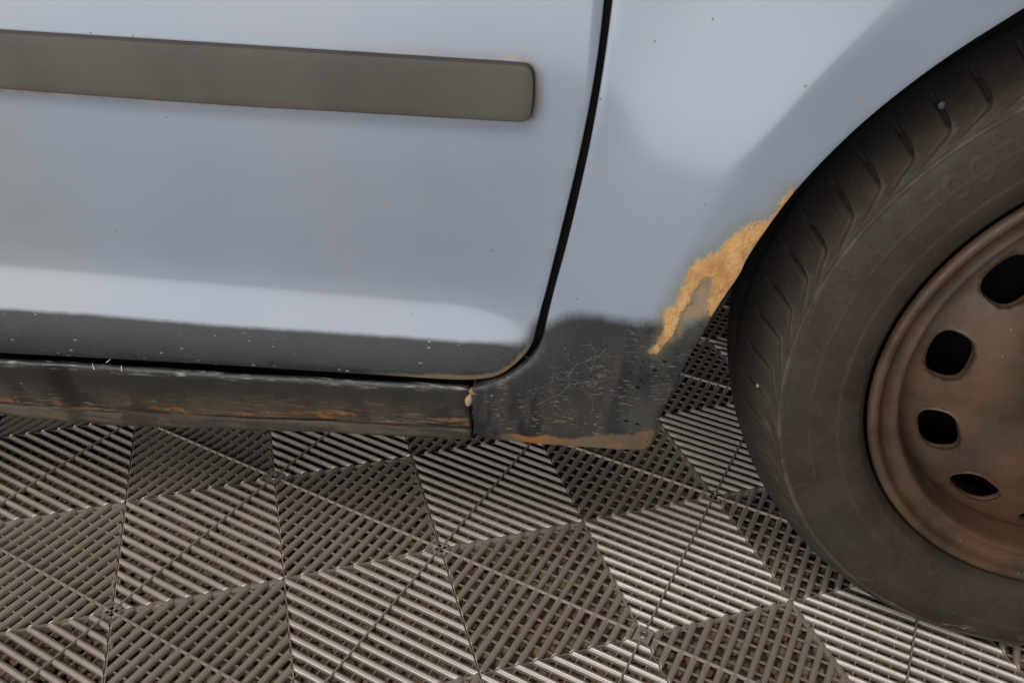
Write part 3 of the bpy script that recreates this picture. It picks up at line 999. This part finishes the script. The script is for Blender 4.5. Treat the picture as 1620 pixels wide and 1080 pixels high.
# dark inner shell behind the gaps, underbody and wheel arch liner
sh = MB()
sh.box((-2.4, -0.012, 0.262), (-0.405, 0.55, 0.85))
sh.box((-0.404, -0.006, 0.66), (0.62, 0.55, 0.849))
sh.build('body_shell', M_DARK, car)
un = MB()
un.box((-2.4, 0.004, 0.205), (-0.52, 0.10, 0.2615))
un.box((-2.39, 0.10, 0.235), (-0.43, 1.62, 0.2605))
un.box((-0.429, 0.32, 0.236), (0.9, 1.62, 0.2600))
un.box((-2.4, 1.621, 0.16), (0.9, 1.66, 0.2590))
un.box((-0.505, -0.010, 0.236), (-0.395, 0.06, 0.2610))
un.build('underbody', M_DARK, car)
LV, LF = [], []
la = np.linspace(math.radians(-2), math.radians(171), 60)
for i, a in enumerate(la):
    for r_, y_ in ((0.352, -0.016), (0.358, -0.004), (0.362, 0.05), (0.362, 0.27), (0.10, 0.28)):
        LV.append((r_ * math.cos(a), y_, HUB_Z + r_ * math.sin(a)))
for i in range(len(la) - 1):
    for j in range(4):
        LF.append((i * 5 + j, i * 5 + j + 1, (i + 1) * 5 + j + 1, (i + 1) * 5 + j))
link('arch_liner', mesh_from('arch_liner', LV, LF), M_DARK, car)

# turned-in edge of the arch where the rust has eaten the seam
fl = MB()
fa = [math.radians(v) for v in np.linspace(167.0, 160.5, 14)]
rows = []
for k, a in enumerate(fa):
    r_ = R_ARCH - 0.0015 - 0.0006 * math.sin(k * 0.9)
    x, z = r_ * math.cos(a), HUB_Z + r_ * math.sin(a)
    o_ = float(body_o(x, z))
    rows.append([(x, -(o_ - 0.006), z), (x * 1.0, -(o_ - 0.016), z), (x * 1.02, -(o_ - 0.016), HUB_Z + (z - HUB_Z) * 1.02), (x * 1.02, -(o_ - 0.006), HUB_Z + (z - HUB_Z) * 1.02)])
vv = [p for r_ in rows for p in r_]
ff = []
for k in range(len(rows) - 1):
    for j in range(4):
        q = (j + 1) % 4
        ff.append((k * 4 + j, k * 4 + q, (k + 1) * 4 + q, (k + 1) * 4 + j))
ff += [(0, 1, 2, 3), tuple(len(vv) - 4 + j for j in (3, 2, 1, 0))]
fl.add(vv, ff)
fl.build('arch_seam', M_DARK, fender)

# dried earth in the corner of the joint
def blob(name, c, s, mat, parent=None, seed=1, sub=3):
    g = np.random.default_rng(seed)
    nu, nv = 18, 12
    k = g.normal(0, 1, (4, 3))
    V, F = [], []
    for i in range(nv + 1):
        th = math.pi * i / nv
        for j in range(nu):
            ph = 2 * math.pi * j / nu
            d = np.array((math.sin(th) * math.cos(ph), math.sin(th) * math.sin(ph), math.cos(th)))
            r_ = 1 + 0.10 * sum(math.sin(2.1 * (d @ q) + t) for t, q in enumerate(k)) * 0.5
            V.append(tuple(np.array(c) + d * r_ * np.array(s)))
    for i in range(nv):
        for j in range(nu):
            q = (j + 1) % nu
            F.append((i * nu + j, (i + 1) * nu + j, (i + 1) * nu + q, i * nu + q))
    return link(name, mesh_from(name, V, F), mat, parent)


px_, pz_ = PEBBLE[1]
blob('mud_crust', (px_, -(float(body_o(px_, pz_)) - 0.004), pz_ + 0.0005), (0.0052, 0.004, 0.0040), M_MUD, fender, 4)
px_, pz_ = PEBBLE[0]
peb = blob('pebble', (0, 0, 0), (0.0031, 0.0034, 0.0056), M_STONE, None, 9)
# taper it to a teardrop
for v in peb.data.vertices:
    k = 1.0 - 0.42 * max(0.0, v.co.z / 0.0056)
    v.co.x *= k; v.co.y *= k
peb.location = (px_ + 0.0014, -(float(body_o(px_, pz_)) - 0.0040), pz_)
peb.rotation_euler = (0, math.radians(12), 0)
tag(peb, 'tan teardrop pebble wedged in the joint between sill and fender', 'pebble')

# root fibres and scratches dried onto the black fender corner
fb = MB()
g = random.Random(11)


def on_flank(x, z, out=0.0003):
    return (x, -(float(body_o(x, z)) + out), z)


def wander(p, ang, n, step, curl):
    pts = [p]
    x, z = p
    for _ in range(n):
        ang += g.gauss(0, curl)
        x += math.cos(ang) * step; z += math.sin(ang) * step
        pts.append((x, z))
    return pts


def lay(pts, r0, r1):
    fb.tube([on_flank(*p) for p in pts], r0, r1, 4)


main = [FIBRE[8], FIBRE[3], ((FIBRE[3][0] + FIBRE[0][0]) / 2, (FIBRE[3][1] + FIBRE[0][1]) / 2 - 0.003), FIBRE[0], ((FIBRE[0][0] + FIBRE[1][0]) / 2 - 0.001, (FIBRE[0][1] + FIBRE[1][1]) / 2), FIBRE[1], (FIBRE[1][0] + 0.004, FIBRE[1][1] + 0.004), FIBRE[5], FIBRE[6], FIBRE[7]]
mp = [tuple(p) for p in chaikin(main, 2)]
lay(mp, 0.00022, 0.00016)
br = [tuple(p) for p in chaikin([FIBRE[0], ((FIBRE[0][0] + FIBRE[2][0]) / 2, FIBRE[0][1] + 0.002), (FIBRE[2][0] - 0.002, 0.2900), (FIBRE[2][0] + 0.001, 0.283), (FIBRE[2][0] + 0.005, 0.278), FIBRE[4], (FIBRE[4][0] - 0.002, 0.258)], 2)]
lay(br, 0.00026, 0.00014)
for _ in range(48):
    p = g.choice(mp[6:])
    q = (p[0] + g.gauss(0, 0.013), p[1] + g.gauss(0, 0.008))
    lay(wander(q, g.choice((0.5, 0.7, 2.4, 3.6, -0.4)) + g.gauss(0, 0.5), g.randint(4, 11), 0.0021, 0.38), 0.00015, 0.00008)
for _ in range(16):
    q = (-0.445 + g.gauss(0, 0.014), 0.283 + g.gauss(0, 0.010))
    lay(wander(q, g.uniform(-0.6, 0.6), g.randint(3, 7), 0.0018, 0.25), 0.00013, 0.00008)
fbo = fb.build('root_fibres', M_FIBRE, fender, True)
tag(fbo, kind='stuff')

# ---------------------------------------------------------------- wheel
wheel = empty('wheel', (0, 0, HUB_Z), car)
PROF = [(0.1930, -0.034), (0.1965, -0.026), (0.1986, -0.0140), (0.1996, -0.0050), (0.2020, 0.0000), (0.2075, 0.0048), (0.218, 0.0093), (0.232, 0.0123), (0.246, 0.0130), (0.258, 0.0113),
        (0.266, 0.0085), (0.2705, 0.0055), (0.2745, 0.0010), (0.2795, -0.006), (0.2845, -0.015), (0.289, -0.026), (0.2940, -0.042), (0.2965, -0.060)]
dense_p = np.array([tuple(p) for p in chaikin(PROF, 3)])
arcl = np.r_[0, np.cumsum(np.linalg.norm(np.diff(dense_p, axis=0), axis=1))]
npr = int(arcl[-1] / 0.0011)
ss_ = np.linspace(0, arcl[-1], npr)
pr_r = np.interp(ss_, arcl, dense_p[:, 0]); pr_o = np.interp(ss_, arcl, dense_p[:, 1])
tail = [(0.2980, -0.075), (0.2985, -0.085), (0.2975, -0.115), (0.292, -0.150), (0.282, -0.168), (0.255, -0.180), (0.22, -0.176), (0.195, -0.165)]
pr_r = np.r_[pr_r, [t[0] for t in tail]]; pr_o = np.r_[pr_o, [t[1] for t in tail]]
npf = len(pr_r)
dr = np.gradient(pr_r); do = np.gradient(pr_o)
ln = np.hypot(dr, do)
nr_, no_ = -do / ln, dr / ln                     # outward normal in (r, o)
NA = 1800
phi = np.arange(NA) * 2 * math.pi / NA           # measured from -X (rearwards) upwards
PH, RR = np.meshgrid(np.degrees(phi), pr_r, indexing='ij')
OO = np.broadcast_to(pr_o, RR.shape)


def gauss(d, w):
    return np.exp(-0.5 * (d / w) ** 2)


disp = np.zeros_like(RR)
ridge = np.zeros_like(RR)
front = (OO > -0.055)
side_face = (OO > -0.001)
# rings on the sidewall
disp += np.where(side_face, -0.0009 * gauss(RR - 0.2655, 0.0006) + 0.0008 * gauss(RR - 0.2678, 0.0010) - 0.0007 * gauss(RR - 0.2698, 0.0006), 0)
disp += np.where(side_face, 0.0004 * gauss(RR - 0.2445, 0.0005) + 0.00045 * smoothstep(0.2240, 0.2225, RR) * smoothstep(0.202, 0.205, RR) + 0.0004 * gauss(RR - 0.2065, 0.0006), 0)
ridge += np.where(side_face, 0.8 * gauss(RR - 0.2678, 0.0013) + 0.22 * gauss(RR - 0.2445, 0.0006) + 0.18 * gauss(RR - 0.2232, 0.0007), 0)
# curved sipes over the shoulder
PERIOD = 360.0 / 63
path_o = np.array([-0.060, -0.034, -0.020, -0.0083, -0.0021, 0.0002, 0.0024, 0.0044, 0.0060])
path_a = np.array([1.1, 0.0, -0.18, -0.5, -1.06, -2.76, -4.6, -6.5, -8.5])
_pp = np.array([tuple(p) for p in chaikin(list(zip(path_o, path_a)), 2)])
off = np.interp(pr_o, _pp[:, 0], _pp[:, 1])
DEP = np.interp(pr_o, [-0.060, -0.040, -0.030, -0.010, -0.003, 0.0015, 0.0045, 0.006], [0.0002, 0.0010, 0.0060, 0.0060, 0.0014, 0.0006, 0.0003, 0.0])
WID = np.interp(pr_o, [-0.060, -0.030, -0.012, -0.002, 0.004], [0.0007, 0.0010, 0.0012, 0.0008, 0.0006])
jit = np.random.default_rng(3).normal(0, 0.12, 64)
base = PH - 23.32 - off[None, :]
kk = np.round(base / PERIOD)
dd = (base - kk * PERIOD) + jit[(kk.astype(int)) % 63]
arcd = np.radians(dd) * RR
perp = arcd / np.sqrt(1 + (np.clip(np.radians(np.gradient(off) / np.maximum(ln, 1e-6)) * pr_r, -6, 6))[None, :] ** 2)
on = (pr_o > -0.062) & (pr_o < 0.0062) & (pr_r > 0.262)
disp -= np.where(on[None, :], DEP[None, :] * gauss(perp, WID[None, :]), 0)
lipd = perp - 0.0022
disp += np.where(on[None, :], 0.0006 * gauss(lipd, 0.0010) * smoothstep(-0.030, -0.004, pr_o)[None, :], 0)
ridge += np.where(on[None, :], 0.65 * gauss(lipd, 0.0009) * smoothstep(-0.018, -0.002, pr_o)[None, :] * smoothstep(0.0058, 0.002, pr_o)[None, :], 0)
# short nicks between them
for da, lo, hi in ((-1.9, -0.024, -0.010), (-3.1, -0.022, -0.012)):
    b2 = PH - 23.32 - da - np.interp(pr_o, [-0.03, 0.0], [0.5, -0.5])[None, :]
    k2 = np.round(b2 / PERIOD)
    p2 = np.radians(b2 - k2 * PERIOD) * RR
    gate = smoothstep(lo - 0.003, lo, pr_o) * smoothstep(hi + 0.003, hi, pr_o)
    disp -= 0.0007 * gauss(p2, 0.0005) * (gate * (pr_r > 0.262))[None, :]
# circumferential tread grooves
for oc in (-0.068, -0.10, -0.135):
    disp -= np.where(RR > 0.27, 0.006 * gauss(OO - oc, 0.004), 0)
# raised lettering, mostly worn away
for (ang, kind) in ((37.9, 'bar'), (41.3, 'o'), (45.6, 'c'), (49.6, 'bar'), (217.0, 'bar'), (221.0, 'o'), (225.0, 'c')):
    u = np.radians(PH - ang) * 0.245; v = RR - 0.2465
    if kind == 'bar':
        s_ = np.maximum(np.abs(u) - 0.0014, np.abs(v) - 0.0085)
        s2 = np.maximum(np.abs(u) - 0.006, np.abs(v - 0.007) - 0.0014)
        s_ = np.minimum(s_, s2)
    else:
        s_ = np.abs(np.hypot(u / 0.0062, v / 0.0085) - 1) * 0.0072 - 0.0014
        if kind == 'c':
            s_ = np.where((u > 0.003) & (np.abs(v) < 0.0045), 0.01, s_)
    k = smoothstep(0.0006, -0.0004, s_) * side_face
    disp += 0.00045 * k
    ridge += 0.16 * k
X = -(RR + disp * nr_[None, :]) * np.cos(phi)[:, None]
Z = (RR + disp * nr_[None, :]) * np.sin(phi)[:, None]
Y = -(OO + disp * no_[None, :])
# weight on the tyre: flat where it stands, sidewall bulging above
zf = -HUB_Z + 0.0003
press = np.clip((zf + 0.020) - Z, 0, None)
Y -= np.where((OO > -0.05) & (RR > 0.2), 0.10 * press, 0)
Z = np.maximum(Z, zf)
TV = np.stack([X, Y, Z], -1).reshape(-1, 3)
ii = np.arange(NA)[:, None]; jj = np.arange(npf - 1)[None, :]
i2 = (ii + 1) % NA
TF = np.stack([ii * npf + jj, i2 * npf + jj, i2 * npf + jj + 1, ii * npf + jj + 1], -1).reshape(-1, 4)
tme = bpy.data.meshes.new('tyre')
tme.vertices.add(len(TV)); tme.vertices.foreach_set('co', TV.reshape(-1).astype(np.float32))
tme.loops.add(len(TF) * 4); tme.loops.foreach_set('vertex_index', TF.reshape(-1).astype(np.int32))
tme.polygons.add(len(TF)); tme.polygons.foreach_set('loop_start', np.arange(0, len(TF) * 4, 4, dtype=np.int32))
tme.polygons.foreach_set('loop_total', np.full(len(TF), 4, np.int32))
tme.polygons.foreach_set('use_smooth', np.ones(len(TF), bool))
for nm, arr in (('ridge', np.clip(ridge, 0, 1)), ('side', np.broadcast_to(smoothstep(-0.004, -0.034, pr_o)[None, :], RR.shape)),
                ('scrape', smoothstep(-50, -60, np.where(PH > 180, PH - 360, PH)) * smoothstep(0.252, 0.258, RR) * smoothstep(0.274, 0.268, RR) * side_face)):
    at = tme.attributes.new(nm, 'FLOAT', 'POINT')
    at.data.foreach_set('value', np.ascontiguousarray(arr).reshape(-1).astype(np.float32))
tme.update(calc_edges=True)
tyre = link('tyre', tme, M_TYRE, wheel)

# steel rim: lip, bead seat and barrel turned from one profile
RP = [(0.1975, -0.0035), (0.1972, 0.0000), (0.1955, 0.0022), (0.1925, 0.0026), (0.1895, 0.0012), (0.1875, -0.0030), (0.1850, -0.0065), (0.1790, -0.0085), (0.1735, -0.0068), (0.1705, -0.0110),
      (0.1690, -0.0215), (0.1680, -0.0320), (0.1670, -0.0450), (0.1660, -0.0700), (0.172, -0.11), (0.182, -0.150), (0.196, -0.160)]
RP = np.array([tuple(p) for p in chaikin(RP, 2)])


def lathe(name, prof, n, mat, parent, skip=None):
    V, F = [], []
    m = len(prof)
    for i in range(n):
        a = 2 * math.pi * i / n
        for r_, o_ in prof:
            V.append((-r_ * math.cos(a), -o_, r_ * math.sin(a)))
    for i in range(n):
        q = (i + 1) % n
        for j in range(m - 1):
            F.append((i * m + j, q * m + j, q * m + j + 1, i * m + j + 1))
    return link(name, mesh_from(name, V, F), mat, parent)


rim = lathe('rim', RP, 160, M_RIM, wheel)

# wheel disc with twelve vent slots
DISC = np.array([(0.1685, -0.0400), (0.1670, -0.0385), (0.1630, -0.0345), (0.1560, -0.0290), (0.1480, -0.0240), (0.140, -0.0192), (0.130, -0.0136), (0.120, -0.0088), (0.1125, -0.0062),
                 (0.104, -0.0046), (0.094, -0.0040), (0.084, -0.0050), (0.074, -0.0085), (0.064, -0.0150), (0.056, -0.0200), (0.036, -0.0205), (0.033, -0.0180), (0.0315, -0.0180)])
DS = np.array([tuple(p) for p in chaikin(DISC, 2)])[::-1]
SLOT_R, SLOT_T, SLOT_N = 0.1400, 0.0205, 0.0138


def disc_o(x, z):
    r_ = np.hypot(x, z)
    return np.interp(r_, DS[:, 0], DS[:, 1])


slots = []
for k in range(12):
    a = math.radians(5.5 + 30 * k + 0.4)
    ring = []
    for j in range(28):
        t = 2 * math.pi * j / 28
        c, s = math.cos(t), math.sin(t)
        e = 2 / 2.7
        u = SLOT_T * math.copysign(abs(c) ** e, c); v = SLOT_N * math.copysign(abs(s) ** e, s)
        rr = SLOT_R + v; aa = a + u / SLOT_R
        ring.append((-rr * math.cos(aa), rr * math.sin(aa)))
    slots.append(ring)
P2 = [Vector((-0.1685 * math.cos(2 * math.pi * i / 180), 0.1685 * math.sin(2 * math.pi * i / 180))) for i in range(180)]
loops = [list(range(180))]
hub_loop = [(-0.0315 * math.cos(2 * math.pi * i / 40), 0.0315 * math.sin(2 * math.pi * i / 40)) for i in range(40)]
allp = list(P2)
holes = []
for ring in slots + [hub_loop]:
    holes.append(list(range(len(allp), len(allp) + len(ring))))
    allp += [Vector(p) for p in ring]
grid = []
for r_ in np.arange(0.036, 0.167, 0.0030):
    n_ = int(2 * math.pi * r_ / 0.0034)
    for i in range(n_):
        a = 2 * math.pi * (i + 0.5 * (int(r_ * 1000) % 2)) / n_
        grid.append((-r_ * math.cos(a), r_ * math.sin(a)))
grid = np.array(grid)
keep = np.ones(len(grid), bool)
for ring in slots:
    near = np.hypot(grid[:, 0] - np.mean([p[0] for p in ring]), grid[:, 1] - np.mean([p[1] for p in ring])) < 0.03
    idx = np.where(near)[0]
    s_ = sdf(ring, grid[idx])
    keep[idx[s_ > -0.0012]] = False
grid = grid[keep]
allp += [Vector(p) for p in grid]
edges = []
for lp in loops + holes:
    edges += [(lp[i], lp[(i + 1) % len(lp)]) for i in range(len(lp))]
res = delaunay_2d_cdt(allp, edges, [], 0, 1e-7)
pts = np.array([tuple(v) for v in res[0]])
tri = [tuple(f) for f in res[2]]
cen = np.array([pts[list(f)].mean(0) for f in tri])
bad = np.hypot(cen[:, 0], cen[:, 1]) < 0.0315
bad |= np.hypot(cen[:, 0], cen[:, 1]) > 0.1686
for ring in slots:
    bad |= in_poly(ring, cen)
tri = [f for f, b in zip(tri, bad) if not b]
oo = disc_o(pts[:, 0], pts[:, 1])
# a shallow pressed bulge round every slot
V3 = [(p[0], -o_, p[1]) for p, o_ in zip(pts, oo)]
a, b, c = (np.array(V3[k]) for k in tri[0])
if np.cross(b - a, c - a)[1] > 0:
    tri = [tuple(reversed(f)) for f in tri]
where = {}
for ni, orig in enumerate(res[3]):
    for q in orig:
        where[q] = ni
for lp in holes:
    idx = [where[q] for q in lp]
    prev = idx
    cx = np.mean([V3[q][0] for q in idx]); cz = np.mean([V3[q][2] for q in idx])
    for sc, dp in ((0.985, 0.0006), (0.975, 0.0016), (0.97, 0.0045)):
        cur = []
        for q in idx:
            v = V3[q]
            cur.append(len(V3)); V3.append((cx + (v[0] - cx) * sc, v[1] + dp, cz + (v[2] - cz) * sc))
        for i in range(len(idx)):
            k = (i + 1) % len(idx)
            tri.append((prev[i], cur[i], cur[k], prev[k]))
        prev = cur
disc = link('wheel_disc', mesh_from('wheel_disc', V3, tri), M_RIM, wheel)
for k in range(4):
    a = math.radians(20 + 90 * k)
    b = MB()
    n = 6
    vv = []
    for zc_, rr in ((-0.022, 0.0095), (-0.012, 0.0095), (-0.0105, 0.0080)):
        for j in range(n):
            t = 2 * math.pi * j / n
            vv.append((-0.050 * math.cos(a) + rr * math.cos(t), -zc_, 0.050 * math.sin(a) + rr * math.sin(t)))
    ff = []
    for lv in range(2):
        for j in range(n):
            q = (j + 1) % n
            ff.append((lv * n + j, lv * n + q, (lv + 1) * n + q, (lv + 1) * n + j))
    ff.append(tuple(range(2 * n, 3 * n)))
    b.add(vv, ff)
    b.build('wheel_bolt', M_RIM, disc)
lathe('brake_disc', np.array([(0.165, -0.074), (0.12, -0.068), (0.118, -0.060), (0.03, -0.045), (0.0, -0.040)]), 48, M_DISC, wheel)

# stones caught in the tread
def on_tyre(ang, o_, lift=0.0):
    outer = (pr_r > 0.255) & (pr_o > -0.065)
    r_ = float(np.interp(-o_, -pr_o[outer], pr_r[outer])) + lift
    a = math.radians(ang)
    return (-r_ * math.cos(a), -o_, HUB_Z + r_ * math.sin(a))


s1 = blob('pebble', on_tyre(46.4, -0.021, 0.0005), (0.0023, 0.0023, 0.0025), M_STONE2, None, 21)
tag(s1, 'greenish grey pebble stuck in a tread sipe at the top of the tyre', 'pebble')
s2 = blob('pebble', on_tyre(-5.0, -0.012, 0.0004), (0.0013, 0.0014, 0.0016), M_STONE, None, 22)
tag(s2, 'tiny pale stone lodged in the tyre shoulder beside the fender corner', 'pebble')
